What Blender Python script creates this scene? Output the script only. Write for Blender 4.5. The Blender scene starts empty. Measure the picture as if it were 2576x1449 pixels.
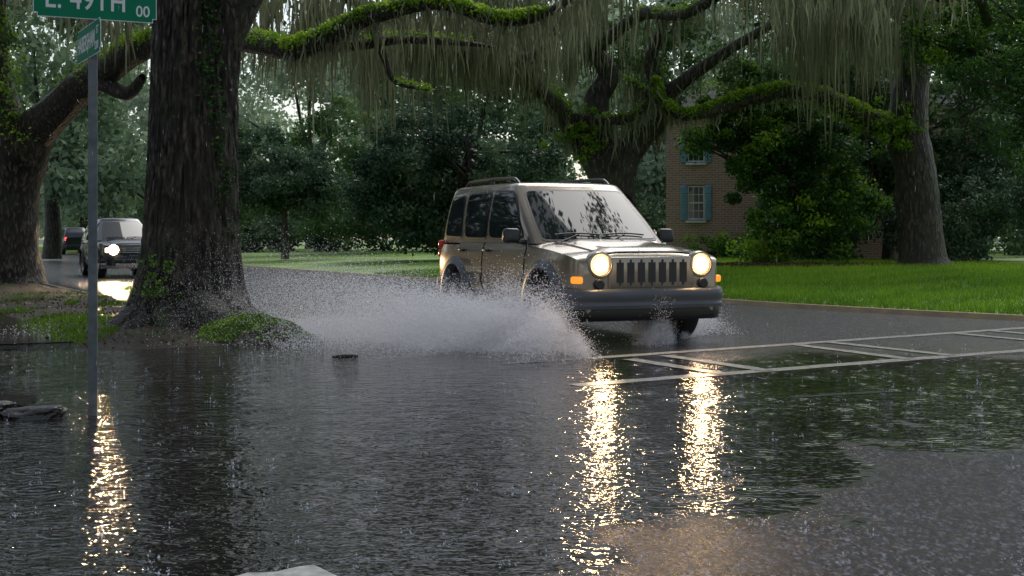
import bpy, bmesh, math, random
import numpy as np
from mathutils import Vector, Matrix
rng=np.random.default_rng(11); random.seed(5)
sc=bpy.context.scene
sc.view_settings.view_transform='Standard'; sc.view_settings.look='None'; sc.view_settings.exposure=0
COL=sc.collection
# ------------------------------------------------------------ helpers
def WM(o):
    if o is None: return Matrix()
    return (WM(o.parent)@o.matrix_parent_inverse if o.parent else Matrix())@o.matrix_basis
def par(o,p,keep=True):
    if p is None: return o
    o.parent=p
    if keep: o.matrix_parent_inverse=WM(p).inverted()
    return o
def meta(o,label=None,cat=None,kind=None,group=None):
    if label: o["label"]=label
    if cat: o["category"]=cat
    if kind: o["kind"]=kind
    if group: o["group"]=group
    return o
def empty(name,loc,rotz=0,label=None,cat=None,group=None):
    e=bpy.data.objects.new(name,None); e.location=loc; e.rotation_euler=(0,0,rotz); e.empty_display_size=.3
    COL.objects.link(e); return meta(e,label,cat,None,group)
def mk(name,V,F,mat,parent=None,smooth=False,shade=None,keep=True,sharp=None):
    me=bpy.data.meshes.new(name)
    if isinstance(F,np.ndarray):
        V=np.asarray(V,dtype=np.float32); n,k=F.shape
        me.vertices.add(len(V)); me.vertices.foreach_set('co',V.ravel())
        me.loops.add(n*k); me.loops.foreach_set('vertex_index',F.astype(np.int32).ravel())
        me.polygons.add(n); me.polygons.foreach_set('loop_start',np.arange(0,n*k,k,dtype=np.int32))
        me.update(calc_edges=True)
    else:
        me.from_pydata([tuple(map(float,v)) for v in V],[],[tuple(int(i) for i in f) for f in F]); me.update()
    if shade is not None:
        a=me.attributes.new('shade','FLOAT','POINT'); a.data.foreach_set('value',np.asarray(shade,dtype=np.float32))
    me.polygons.foreach_set('use_smooth',[smooth]*len(me.polygons))
    if sharp: me.set_sharp_from_angle(angle=math.radians(sharp))
    if mat: me.materials.append(mat)
    o=bpy.data.objects.new(name,me); COL.objects.link(o); par(o,parent,keep); return o
class Acc:
    def __init__(s): s.V=[];s.F=[];s.S=[];s.n=0
    def add(s,V,F,S=None):
        V=np.asarray(V,float);F=np.asarray(F,int)
        s.V.append(V);s.F.append(F+s.n);s.S.append(np.zeros(len(V))+.5 if S is None else S);s.n+=len(V)
    def obj(s,name,mat,parent=None,smooth=False,keep=True,sharp=None):
        return mk(name,np.vstack(s.V),np.vstack(s.F),mat,parent,smooth,np.concatenate(s.S),keep,sharp)
K=[(rng.normal(size=(7,3)),rng.random(7)*6.28) for _ in range(6)]
def sn(P,f,seed=0):
    k,ph=K[seed%6]; return np.sin(P@(k.T*f)+ph).mean(1)*1.6
def crom(P,R,n=8):
    P=np.array(P,float);R=np.array(R,float)
    Q=np.vstack([2*P[0]-P[1],P,2*P[-1]-P[-2]]);o=[];r=[]
    for i in range(len(P)-1):
        p0,p1,p2,p3=Q[i:i+4]
        for j in range(n):
            t=j/n;o.append(.5*((2*p1)+(p2-p0)*t+(2*p0-5*p1+4*p2-p3)*t*t+(3*p1-p0-3*p2+p3)*t**3));r.append(R[i]*(1-t)+R[i+1]*t)
    o.append(P[-1]);r.append(R[-1]);return np.array(o),np.array(r)
def tube(P,R,seg=12,rough=.08,f=3.,n=8,sm=True):
    if sm:P,R=crom(P,R,n)
    else:P=np.array(P,float);R=np.array(R,float)
    T=np.gradient(P,axis=0);T/=np.linalg.norm(T,axis=1)[:,None]+1e-9
    u=np.cross(T[0],[0.31,.2,1.]) if abs(T[0][2])<.9 else np.cross(T[0],[1,.1,0]);u/=np.linalg.norm(u)
    a=np.linspace(0,2*np.pi,seg,endpoint=False);V=[]
    for i in range(len(P)):
        u=u-T[i]*(u@T[i]);u/=np.linalg.norm(u);w=np.cross(T[i],u)
        V.append(P[i]+R[i]*(np.cos(a)[:,None]*u+np.sin(a)[:,None]*w))
    C=np.repeat(P,seg,0);V=np.vstack(V)
    if rough:
        V=C+(V-C)*(1+rough*sn(V,f,1)+rough*.6*sn(V,f*3,2))[:,None]
    m=len(P);i=np.arange(m-1)[:,None]*seg;j=np.arange(seg)[None];j2=(j+1)%seg
    F=np.stack([i+j,i+j2,i+seg+j2,i+seg+j],-1).reshape(-1,4)
    return V,F
def unit(n):
    d=rng.normal(size=(n,3));return d/np.linalg.norm(d,axis=1)[:,None]
def leaves(C,R,per,size,S,flat=.75,droop=0.):
    C=np.asarray(C,float);n=len(C);N=n*per
    c=np.repeat(C,per,0);r=np.repeat(R,per);s=np.repeat(S,per)
    d=unit(N);p=c+d*(r*rng.random(N)**.5)[:,None]*np.array([1,1,flat])
    a=unit(N);a[:,2]-=droop;a/=np.linalg.norm(a,axis=1)[:,None]
    b=np.cross(a,unit(N));b/=np.linalg.norm(b,axis=1)[:,None]+1e-6
    L=(size*(.55+.8*rng.random(N)))[:,None]
    V=np.stack([p-a*L*.5,p+b*L*.27,p+a*L*.5,p-b*L*.27],1).reshape(-1,3)
    sh=np.clip(s+rng.normal(size=N)*.14+d[:,2]*.16,0,1)  # painted shading: leaves paler towards the clump top, darker below
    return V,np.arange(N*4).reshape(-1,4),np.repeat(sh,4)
def clumps(C,R,n,r=(.5,1.),gap=.0,seed=0,shell=.45,gf=.5):
    C=np.array(C);R=np.array(R);d=unit(n*2);p=C+d*(rng.random(n*2)**shell)[:,None]*R
    k=sn(p,gf,seed)>gap-.6;p=p[k][:n]
    return p,rng.uniform(r[0],r[1],len(p)),np.clip(.5+.35*sn(p,.9,seed+2)+rng.normal(size=len(p))*.15,0,1)
def octs(P,s,st=1.):
    P=np.asarray(P);n=len(P);b=np.array([[1,0,0],[0,1,0],[-1,0,0],[0,-1,0],[0,0,1],[0,0,-1]],float)
    sc3=np.stack([s,s,s*st],-1)
    V=(P[:,None]+b[None]*sc3[:,None]).reshape(-1,3)
    f=np.array([[0,1,4],[1,2,4],[2,3,4],[3,0,4],[1,0,5],[2,1,5],[3,2,5],[0,3,5]])
    return V,(f[None]+np.arange(n)[:,None,None]*6).reshape(-1,3)
def tris(P,s):
    n=len(P);a=unit(n);b=np.cross(a,unit(n));b/=np.linalg.norm(b,axis=1)[:,None]+1e-6;s=s[:,None]
    V=np.stack([P+a*s,P-a*s*.5+b*s*.87,P-a*s*.5-b*s*.87],1).reshape(-1,3);return V,np.arange(n*3).reshape(-1,3)
def moss(P,L,per,w=.026,spread=.18,segs=5):
    P=np.repeat(np.asarray(P,float),per,0);L=np.repeat(L,per)*rng.uniform(.2,1.,len(P));N=len(P)
    P=P+rng.normal(size=(N,3))*np.array([spread,spread,.1])
    t=np.linspace(0,1,segs);ang=rng.random(N)*3.14;ww=w*rng.uniform(.5,1.4,N)
    side=np.stack([np.cos(ang),np.sin(ang),0*ang],-1)
    wob=rng.normal(size=(N,segs,3))*np.array([.04,.04,0]);wob=np.cumsum(wob,1)
    c=P[:,None]+wob+np.array([0,0,-1])*(t[None]*L[:,None])[...,None]
    wd=(ww[:,None]*(np.array([.6,1,.9,.6,.1])[None]))[...,None]*side[:,None]
    V=np.stack([c-wd,c+wd],2).reshape(-1,3)
    b=(np.arange(N)*segs*2)[:,None]+np.arange(segs-1)[None]*2
    F=np.stack([b,b+1,b+3,b+2],-1).reshape(-1,4)
    return V,F,np.repeat(np.clip(rng.normal(size=N)*.22+.5,0,1),segs*2)
# ------------------------------------------------------------ materials
def nm(name):
    m=bpy.data.materials.new(name);m.use_nodes=True;t=m.node_tree;return m,t,t.nodes['Principled BSDF']
def nd(t,ty,inp=None,**kw):
    n=t.nodes.new(ty)
    for k,v in kw.items(): setattr(n,k,v)
    for k,v in (inp or {}).items():
        if isinstance(v,bpy.types.NodeSocket): t.links.new(v,n.inputs[k])
        else: n.inputs[k].default_value=v
    return n
def mth(t,op,a,b=None,c=None,clamp=False):
    n=t.nodes.new('ShaderNodeMath');n.operation=op;n.use_clamp=clamp
    for i,v in enumerate([a,b,c]):
        if v is None: continue
        if isinstance(v,bpy.types.NodeSocket): t.links.new(v,n.inputs[i])
        else: n.inputs[i].default_value=v
    return n.outputs[0]
def ramp(t,fac,stops):
    n=t.nodes.new('ShaderNodeValToRGB');t.links.new(fac,n.inputs[0]);e=n.color_ramp.elements
    while len(e)<len(stops): e.new(.5)
    for i,(p,c) in enumerate(stops): e[i].position=p;e[i].color=(*c,1) if len(c)==3 else c
    return n.outputs[0]
def obco(t,scale=(1,1,1)):
    tc=t.nodes.new('ShaderNodeTexCoord');mp=nd(t,'ShaderNodeMapping',{'Vector':tc.outputs['Object'],'Scale':scale});return mp.outputs[0]
def noi(t,vec,scale,detail=4,rough=.55,dist=0):
    return nd(t,'ShaderNodeTexNoise',{'Vector':vec,'Scale':scale,'Detail':detail,'Roughness':rough,'Distortion':dist}).outputs['Fac']
def simple(name,c1,c2=None,rough=.5,metal=0,scale=6,bump=0.,bscale=40,coat=0,spec=.5,vscale=(1,1,1),emis=None,es=0,bd=.02):
    m,t,b=nm(name);c2=c2 or tuple(x*.8 for x in c1);v=obco(t,vscale)
    f=noi(t,v,scale);t.links.new(ramp(t,f,[(.3,c1),(.7,c2)]),b.inputs['Base Color'])
    b.inputs['Roughness'].default_value=rough;b.inputs['Metallic'].default_value=metal
    b.inputs['Coat Weight'].default_value=coat;b.inputs['Coat Roughness'].default_value=.04;b.inputs['Specular IOR Level'].default_value=spec
    if bump:
        h=noi(t,v,bscale);bn=nd(t,'ShaderNodeBump',{'Height':h,'Strength':bump,'Distance':bd});t.links.new(bn.outputs[0],b.inputs['Normal'])
    if emis: b.inputs['Emission Color'].default_value=(*emis,1);b.inputs['Emission Strength'].default_value=es
    return m
def leafmat(name,stops,tr=.3,rough=.5,spec=.3):
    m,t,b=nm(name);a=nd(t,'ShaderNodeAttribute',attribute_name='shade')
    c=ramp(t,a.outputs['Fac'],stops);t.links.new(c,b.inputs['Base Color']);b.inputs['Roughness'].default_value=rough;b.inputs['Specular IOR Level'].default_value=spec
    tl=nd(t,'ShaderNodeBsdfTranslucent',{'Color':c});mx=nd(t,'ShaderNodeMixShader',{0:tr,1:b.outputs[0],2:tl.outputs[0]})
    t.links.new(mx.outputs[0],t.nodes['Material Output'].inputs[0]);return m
def barkmat(name,c1,c2,moss=None,sc_=1.,dist=.05):
    m,t,b=nm(name);v=obco(t,(9*sc_,9*sc_,2.6*sc_));vn=nd(t,'ShaderNodeTexVoronoi',{'Vector':nd(t,'ShaderNodeVectorMath',{0:v,1:nd(t,'ShaderNodeTexNoise',{'Vector':v,'Scale':1.2}).outputs['Color']},operation='ADD').outputs[0],'Scale':1.7},feature='F1')
    n1=noi(t,v,2.5,6,.7);h=mth(t,'ADD',mth(t,'MULTIPLY',vn.outputs['Distance'],-.9),n1)
    col=ramp(t,h,[(.0,c1),(.16,tuple((a+b_)*.4 for a,b_ in zip(c1,c2))),(.36,c2)]);big=noi(t,obco(t),.9,3)
    mixd=nd(t,'ShaderNodeMix',{0:ramp(t,big,[(.35,(0,0,0)),(.65,(1,1,1))]),6:col,7:tuple(x*.45 for x in c2)+(1,)},data_type='RGBA')
    t.links.new(mth(t,'MULTIPLY',ramp(t,big,[(.35,(0,0,0)),(.65,(1,1,1))]),.6),mixd.inputs[0]);o=mixd.outputs[2]
    if moss:
        g=noi(t,obco(t),2.2,5,.6);mm=nd(t,'ShaderNodeMix',{0:ramp(t,g,[(.50,(0,0,0)),(.66,(.75,.75,.75))]),6:o,7:(*moss,1)},data_type='RGBA');o=mm.outputs[2]
    t.links.new(o,b.inputs['Base Color']);b.inputs['Roughness'].default_value=.45;b.inputs['Specular IOR Level'].default_value=.4
    bn=nd(t,'ShaderNodeBump',{'Height':h,'Strength':1.,'Distance':dist});t.links.new(bn.outputs[0],b.inputs['Normal']);return m
M_bark=barkmat('bark_wet',(.007,.005,.004),(.20,.155,.115),(.04,.05,.02),1.,.10)
M_bark2=barkmat('bark_far',(.02,.016,.013),(.16,.125,.095),(.06,.085,.03),.8,.06)
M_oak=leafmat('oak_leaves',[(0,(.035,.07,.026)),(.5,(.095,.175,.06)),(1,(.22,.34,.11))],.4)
M_far_haze=leafmat('far_leaves_haze',[(0,(.20,.26,.19)),(.5,(.36,.45,.32)),(1,(.56,.66,.48))],.5)  # distance haze painted into the leaf colour: paler, greyer greens
M_far2_haze=leafmat('mid_leaves_haze',[(0,(.11,.17,.10)),(.5,(.20,.30,.17)),(1,(.37,.48,.27))],.45)  # milder painted haze for the nearer background trees
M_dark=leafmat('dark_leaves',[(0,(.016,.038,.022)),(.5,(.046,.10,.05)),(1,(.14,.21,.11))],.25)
M_ivy=leafmat('ivy_leaves',[(0,(.02,.05,.014)),(.5,(.055,.16,.025)),(1,(.36,.55,.04))],.35)
M_fern=leafmat('fern_leaves',[(0,(.06,.12,.012)),(.5,(.21,.38,.025)),(1,(.46,.64,.06))],.38)
M_moss=leafmat('spanish_moss',[(0,(.12,.13,.07)),(.5,(.23,.245,.14)),(1,(.40,.42,.26))],.45,.8)
M_grass=leafmat('grass_blades',[(0,(.08,.17,.012)),(.5,(.21,.39,.025)),(1,(.42,.60,.05))],.4,.45)
def dropmat():
    m,t,b=nm('water_spray');c=ramp(t,noi(t,obco(t),3),[(.3,(.84,.83,.86)),(.7,(.91,.90,.92))]);t.links.new(c,b.inputs['Base Color']);b.inputs['Roughness'].default_value=.5
    tl=nd(t,'ShaderNodeBsdfTranslucent',{'Color':c});mx=nd(t,'ShaderNodeMixShader',{0:.5,1:b.outputs[0],2:tl.outputs[0]})
    t.links.new(mx.outputs[0],t.nodes['Material Output'].inputs[0]);return m
M_drop=dropmat()
# ------------------------------------------------------------ world and light
w=bpy.data.worlds.new("World");sc.world=w;w.use_nodes=True;t=w.node_tree;bg=t.nodes['Background']
sky=t.nodes.new('ShaderNodeTexSky');sky.sky_type='NISHITA';sky.sun_disc=False
EL,AZ=math.radians(52),math.radians(20)
sky.sun_elevation=EL;sky.sun_rotation=AZ;sky.dust_density=1.6;sky.air_density=1.3
hs=nd(t,'ShaderNodeHueSaturation',{'Saturation':.6,'Value':1.,'Color':sky.outputs[0]})
t.links.new(hs.outputs[0],bg.inputs[0]);bg.inputs[1].default_value=.15
sl=bpy.data.lights.new('sun','SUN');sl.energy=1.4;sl.angle=math.radians(35);sl.color=(1,.98,.94)
so=bpy.data.objects.new('sun',sl);COL.objects.link(so)
sd=Vector((math.sin(AZ)*math.cos(EL),math.cos(AZ)*math.cos(EL),math.sin(EL)));so.rotation_euler=sd.to_track_quat('Z','Y').to_euler()
cam=bpy.data.cameras.new('camera');co=bpy.data.objects.new('camera',cam);COL.objects.link(co);sc.camera=co
co.location=(0,0,1.22);co.rotation_euler=(math.pi/2,0,0);cam.sensor_width=36;cam.lens=45.6;cam.shift_y=-.0514;cam.clip_end=2000
# street frame: n across the avenue, t along it (away from the corner)
def W(tt,n,z=0.): return np.stack([n*.883-tt*.469,n*.469+tt*.883,z+0*tt],-1) if isinstance(tt,np.ndarray) else (n*.883-tt*.469,n*.469+tt*.883,z)
def nedge(tt): return 14.25+np.maximum(0,19.1-tt)**2/42
# ------------------------------------------------------------ ground
g=mk('ground',[(-400,-400,-.06),(400,-400,-.06),(400,400,-.06),(-400,400,-.06)],[(0,1,2,3)],simple('soil',(.05,.06,.02),(.07,.1,.03),.8,scale=.5));meta(g,kind='structure')
def roadmat():
    m,t,b=nm('wet_asphalt');v=obco(t);sx=nd(t,'ShaderNodeSeparateXYZ',{0:v});X,Y=sx.outputs[0],sx.outputs[1]
    n0=noi(t,v,1.1,6,.65);n1=mth(t,'SUBTRACT',n0,.5)
    f=mth(t,'MINIMUM',mth(t,'SUBTRACT',mth(t,'MULTIPLY_ADD',X,1.3,4.5),Y),mth(t,'SUBTRACT',7.5,Y))
    dry=mth(t,'MULTIPLY_ADD',mth(t,'MULTIPLY_ADD',n1,7.5,f),1.3,.3,clamp=True)
    nn_=mth(t,'ADD',mth(t,'MULTIPLY',X,.883),mth(t,'MULTIPLY',Y,.469))
    far=mth(t,'MULTIPLY',mth(t,'SUBTRACT',mth(t,'MULTIPLY_ADD',n1,5.,Y),12.5),.35,clamp=True)
    far=mth(t,'MULTIPLY',far,mth(t,'SUBTRACT',nn_,4.9,clamp=True))
    far2=mth(t,'MULTIPLY',far,.75)
    grit=noi(t,v,52,4,.85);patch=noi(t,v,.7,4)
    # aggregate stones: voronoi cells, mostly dark; the few pale ones are painted wet sparkle
    vs_=nd(t,'ShaderNodeTexVoronoi',{'Vector':obco(t,(1,.5,1)),'Scale':88.,'Randomness':1.},voronoi_dimensions='2D');cr=nd(t,'ShaderNodeSeparateColor',{0:vs_.outputs['Color']})
    st=cr.outputs[0];sp=ramp(t,st,[(.0,(.010,.010,.012)),(.55,(.03,.03,.036)),(.80,(.08,.08,.095)),(.92,(.50,.50,.58))])
    ag=nd(t,'ShaderNodeMix',{0:.3,6:sp,7:ramp(t,grit,[(.38,(.018,.018,.021)),(.66,(.18,.18,.2))])},data_type='RGBA')
    wc=ramp(t,patch,[(.3,(.012,.010,.009)),(.7,(.026,.023,.021))])
    mk_=mth(t,'MAXIMUM',dry,far2)
    mx=nd(t,'ShaderNodeMix',{0:mk_,6:wc,7:ag.outputs[2]},data_type='RGBA');t.links.new(mx.outputs[2],b.inputs['Base Color'])
    r=mth(t,'MULTIPLY_ADD',dry,mth(t,'MULTIPLY_ADD',st,-.22,.32),.03);r=mth(t,'MULTIPLY_ADD',far2,.18,r);t.links.new(r,b.inputs['Roughness'])
    b.inputs['IOR'].default_value=1.36
    vr=obco(t,(1,1.3,1))
    a=noi(t,vr,4.5,3,.6,.3);c=noi(t,vr,17,2,.5,.5);h=mth(t,'MULTIPLY_ADD',c,.38,a)
    for s,fr,am in((1.3,75.,.2),(2.3,60.,.18),(.8,110.,.16)):
        vo=nd(t,'ShaderNodeTexVoronoi',{'Vector':v,'Scale':s,'Randomness':1.},voronoi_dimensions='2D')
        d=vo.outputs['Distance'];e=mth(t,'SUBTRACT',1,mth(t,'MULTIPLY',d,4.8),clamp=True)
        rr=mth(t,'MULTIPLY',mth(t,'SINE',mth(t,'MULTIPLY',d,fr)),e);h=mth(t,'MULTIPLY_ADD',rr,am,h)
    wet=mth(t,'SUBTRACT',1,mk_);calm=ramp(t,noi(t,v,.45,3),[(.3,(.5,.5,.5)),(.65,(1.,1.,1.))]);h=mth(t,'MULTIPLY',h,mth(t,'MULTIPLY',calm,mth(t,'MULTIPLY_ADD',wet,.85,.15)))
    b1=nd(t,'ShaderNodeBump',{'Height':h,'Strength':1.,'Distance':.022})
    b2=nd(t,'ShaderNodeBump',{'Height':mth(t,'MULTIPLY',mth(t,'MULTIPLY_ADD',st,.5,grit),mk_),'Strength':1.,'Distance':.022,'Normal':b1.outputs[0]})
    t.links.new(b2.outputs[0],b.inputs['Normal']);return m
ts=np.linspace(5,19.1,14)
poly=[W(150.,4.75),W(60.,4.75),W(60.,-80.),W(-60.,-80.),W(-60.,70.),W(3.,70.),W(4.,24.)]+[W(float(a),float(nedge(a))+.05) for a in ts]+[W(150.,14.3)]
M_road=roadmat()
road=mk('road',poly,[tuple(range(len(poly)))],M_road);meta(road,kind='structure')
tt=np.concatenate([np.linspace(4,40,90),np.linspace(41,150,60)]);nn=np.concatenate([np.linspace(0.,14,45),np.linspace(15,110,30)])
T,Nn=np.meshgrid(tt,nn,indexing='ij')
def lawnz(T,n_): P=np.stack([T,n_,0*T],-1).reshape(-1,3);return .06+.30*np.clip(n_/11,0,1)**.8+.03*sn(P,.7,0).reshape(T.shape)*np.clip(n_,0,1)
def lawnP(T,n_): n=nedge(T)+.14+n_;return np.stack([n*.883-T*.469,n*.469+T*.883,lawnz(T,n_)],-1)
V=lawnP(T,Nn).reshape(-1,3)
def gridF(a,b):
    i=np.arange(a-1)[:,None]*b;j=np.arange(b-1)[None];return np.stack([i+j,i+b+j,i+b+j+1,i+j+1],-1).reshape(-1,4)
def lawnmat():
    m,t,b=nm('lawn');v=obco(t);a=noi(t,v,.35,5,.6);c=noi(t,v,18,4,.7)
    k=mth(t,'MULTIPLY_ADD',c,.5,mth(t,'MULTIPLY',a,.6));col=ramp(t,k,[(.38,(.07,.08,.025)),(.50,(.13,.25,.02)),(.62,(.22,.40,.035)),(.8,(.30,.50,.06))])
    t.links.new(col,b.inputs['Base Color']);b.inputs['Roughness'].default_value=.6
    bn=nd(t,'ShaderNodeBump',{'Height':c,'Strength':.8,'Distance':.06});t.links.new(bn.outputs[0],b.inputs['Normal']);return m
lawn=mk('lawn',V,gridF(len(tt),len(nn)),lawnmat(),smooth=True);meta(lawn,kind='structure')
def blades(P,h,sh):
    N=len(P);a=rng.random(N)*6.28;s=np.stack([np.cos(a),np.sin(a),0*a],-1)*.008*rng.uniform(.7,1.6,N)[:,None]
    ln=rng.normal(size=(N,3))*.35;ln[:,2]=1;tip=P+ln*h[:,None]
    V=np.stack([P-s,P+s,tip],1).reshape(-1,3);return V,np.arange(N*3).reshape(-1,3),np.repeat(sh,3)
N=190000;t_=rng.uniform(5,36,N);n_=rng.random(N)**1.3*16
P=lawnP(t_,n_);patch=sn(P,.5,1)*.25+sn(P,1.7,3)*.22-.38*np.exp(-n_/1.6)
k=(rng.random(N)<1.15+patch*1.3);P=P[k];patch=patch[k];N=len(P)
V,F,S=blades(P,rng.uniform(.04,.14,N)*(1+.7*patch),np.clip(.50+patch+rng.normal(size=N)*.18,0,1))
g=mk('grass',V,F,M_grass,shade=S);meta(g,'bright wet green grass blades on the lawn','grass','stuff')
def strip(tlist,nf,w0,z0,z1,name,mat):
    V=[];F=[]
    for i,a in enumerate(tlist):
        e=float(nf(a))
        for n,z in((e,z0),(e+.02,z1),(e+w0,z1),(e+w0,z0)): V.append(W(float(a),n,z))
        if i: 
            k=(i-1)*4
            F+= [(k+j,k+4+j,k+5+j,k+1+j) for j in range(3)]
    return meta(mk(name,V,F,mat),kind='structure')
M_kerb=simple('kerb_concrete',(.50,.35,.17),(.28,.22,.14),.4,scale=3,bump=.4)
strip(np.concatenate([np.linspace(4,22,40),np.linspace(24,150,40)]),nedge,.16,-.02,.075,'kerb',M_kerb)
strip(np.linspace(20,150,60),lambda a:4.6,.15,-.02,.07,'kerb',simple('kerb_dark',(.09,.085,.075),(.05,.05,.04),.3,scale=3,bump=.4))
# near verge + pavement
a_=np.concatenate([np.linspace(13.4,24,110),np.linspace(24.4,150,90)]);b_=np.linspace(2.3,4.75,44);T,Q=np.meshgrid(a_,b_,indexing='ij')
P3=np.stack([T,Q,0*T],-1).reshape(-1,3);wob=.35*sn(P3,1.3,4).reshape(T.shape)
prof=np.clip((T-14.0+wob)/1.6,-.3,1)*np.clip(np.minimum((Q-2.45+wob*.4)/.45,(4.75-Q)/.25),-.2,1)
zz=prof*.11-.015+(.035*sn(P3,2.2,1)+.02*sn(P3,7,2)+.012*sn(P3,16,3)).reshape(T.shape)*np.clip(prof,0,1);zz=np.where(prof<0,-.025,zz)
V=np.stack([Q*.883-T*.469,Q*.469+T*.883,zz],-1).reshape(-1,3)
def dirt():
    m,t,b=nm('verge_soil');v=obco(t);a=noi(t,v,1.3,5,.65);c=noi(t,v,22,5,.7)
    col=ramp(t,mth(t,'MULTIPLY_ADD',c,.5,mth(t,'MULTIPLY',a,.55)),[(.40,(.022,.015,.010)),(.52,(.05,.035,.022)),(.60,(.055,.07,.018)),(.7,(.10,.14,.03))])
    t.links.new(col,b.inputs['Base Color']);b.inputs['Roughness'].default_value=.5;b.inputs['Specular IOR Level'].default_value=.3
    bn=nd(t,'ShaderNodeBump',{'Height':c,'Strength':1.,'Distance':.08});t.links.new(bn.outputs[0],b.inputs['Normal']);return m
M_dirt=dirt();meta(mk('verge',V,gridF(len(a_),len(b_)),M_dirt,smooth=True),kind='structure')
P=V[(zz.ravel()>.01)&(V[:,1]<34)];P=P[rng.random(len(P))<.7];P=np.repeat(P,12,0)+rng.normal(size=(len(P)*12,3))*np.array([.12,.12,0]);k=sn(P,2.1,2)+.4*sn(P,6,1)>.15;P=P[k]
V2,F,S=blades(P,rng.uniform(.015,.06,len(P)),np.clip(.12+.25*sn(P,2,3)+rng.normal(size=len(P))*.12,0,.6));meta(mk('verge_grass',V2,F,M_grass,shade=S),'short mossy grass on the muddy verge','grass','stuff')
P=V[(zz.ravel()>.0)&(V[:,1]<30)];P=P[rng.integers(len(P),size=1800)]+rng.normal(size=(1800,3))*np.array([.1,.1,0])+[0,0,.012]
M_litter=leafmat('litter',[(0,(.05,.03,.02)),(1,(.18,.10,.05))],.1)
A=Acc();A.add(*leaves(P,np.full(len(P),.01),1,.055,rng.random(len(P))));meta(A.obj('fallen_leaves',M_litter),'small brown fallen leaves on the muddy verge','leaves','stuff')
M_conc=simple('wet_concrete',(.075,.07,.066),(.03,.028,.026),.07,scale=1.6,bump=.35,bscale=9,bd=.012)
V=[];F=[]
for i in range(60):
    t0=15.4+i*1.52;k=len(V)
    for (a,b) in((t0,.7),(t0,2.62),(t0+1.5,2.62),(t0+1.5,.7)):V.append(W(a,b,.010))
    F.append((k,k+1,k+2,k+3))
meta(mk('pavement',V,F,M_conc),kind='structure')
# ------------------------------------------------------------ road markings
M_paint=simple('road_paint',(.68,.66,.59),(.30,.29,.27),.22,scale=14,bump=.2,bscale=80,bd=.004)
M_worn=simple('worn_paint',(.12,.12,.12),(.055,.055,.058),.2,scale=9)
def line(p,q,w_,z=.005,mat=M_paint,name='road_marking',n=24):
    p=np.array(p,float);q=np.array(q,float);d=(q-p);L=np.linalg.norm(d);d/=L;s=np.array([-d[1],d[0]])*w_/2
    V=[];F=[]
    for i in range(n+1):
        c=p+d*L*i/n
        for k,sg in enumerate((1,-1)):
            o=c+s*sg*(1+rng.uniform(-.14,.14));V.append((o[0],o[1],z))
        if i:k=2*i;F.append((k-2,k-1,k+1,k))
    return meta(mk(name,V,F,mat),kind='structure')
line((.75,12.83),(11.6,20.5),.17,n=70);line((.5,10.52),(11.6,17.75),.19,n=70)
for (p,q) in [((1.15,12.72),(1.86,11.35)),((1.55,13.1),(2.3,11.62)),((3.15,14.4),(3.9,12.72)),((3.6,14.75),(4.45,13.1)),((5.5,16.05),(6.3,14.3)),((6.1,16.5),(6.95,14.75)),((8.,17.85),(8.8,16.0)),((8.6,18.3),(9.4,16.4))]:
    line(p,q,.16,.010)
line((2.1,9.75),(3.0,10.15),.10,.005,M_worn);line((-.1,12.3),(.75,12.83),.14,.005,M_worn)
line((-.62,4.62),(-1.6,3.95),.42,.006)
for k in range(8):
    line(W(22.+k*7,9.85)[:2],W(25.+k*7,9.85)[:2],.11,.005,M_worn)
# ------------------------------------------------------------ oak trees
GRP="moss-hung oaks along the street"
def attach_fern(A,P,R,per,size,up=.8,dens=10):
    Q,RR=crom(P,R,dens)
    C=Q+np.stack([rng.normal(size=len(Q))*.35*RR,rng.normal(size=len(Q))*.35*RR,RR*up],-1)
    A.add(*leaves(C,RR*.75+.11,per,size,np.clip(.55+rng.normal(size=len(C))*.2,0,1),flat=.7))
cx,cy=-4.14,16.5
oak=empty('oak_tree',(cx,cy,0),0,'huge dark ridged oak trunk with mossy roots at the flooded kerb','tree',GRP)
rows=np.concatenate([np.linspace(-.15,1.5,110),np.linspace(1.53,6.8,210)]);seg=300
th=np.linspace(0,2*np.pi,seg,endpoint=False)
Z,TH=np.meshgrid(rows,th,indexing='ij')
r=.515+.12*np.exp(-np.clip(Z,0,9)/1.0)+.24*np.exp(-np.clip(Z+.1,0,9)/.35)
for ang,am,kk in((.1,.22,5),(1.5,.2,5),(2.6,.12,6),(3.4,.16,6),(4.2,.14,6),(4.9,.14,7),(5.6,.26,5)):
    dd=np.cos(TH-ang);r+=am*np.exp(-np.clip(Z+.05,0,9)/.26)*np.clip(dd,0,1)**kk+ .05*np.exp(-np.clip(Z,0,9)/1.6)*np.clip(dd,0,1)**6
r+=np.clip(Z-3.2,0,3)*.10*np.clip(np.cos(TH),0,1)**2
P3=np.stack([np.cos(TH)*1.2,np.sin(TH)*1.2,Z*.25],-1).reshape(-1,3)
rid=(1-np.abs(sn(P3,21,0)+.5*sn(P3,34,1))).reshape(Z.shape)
P4=np.stack([np.cos(TH),np.sin(TH),Z*.6],-1).reshape(-1,3)
r*=1+.035*sn(P4,1.6,3).reshape(Z.shape);r+=.055*(rid-.6)
X=cx+.012*Z*2.2+np.cos(TH)*r+.02;Y=cy+np.sin(TH)*r
V=np.stack([X,Y,Z],-1).reshape(-1,3);i=np.arange(len(rows)-1)[:,None]*seg;j=np.arange(seg)[None];j2=(j+1)%seg
F=np.stack([i+j,i+j2,i+seg+j2,i+seg+j],-1).reshape(-1,4)
mk('trunk',V,F,M_bark,oak,smooth=True)
A=Acc()
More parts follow.
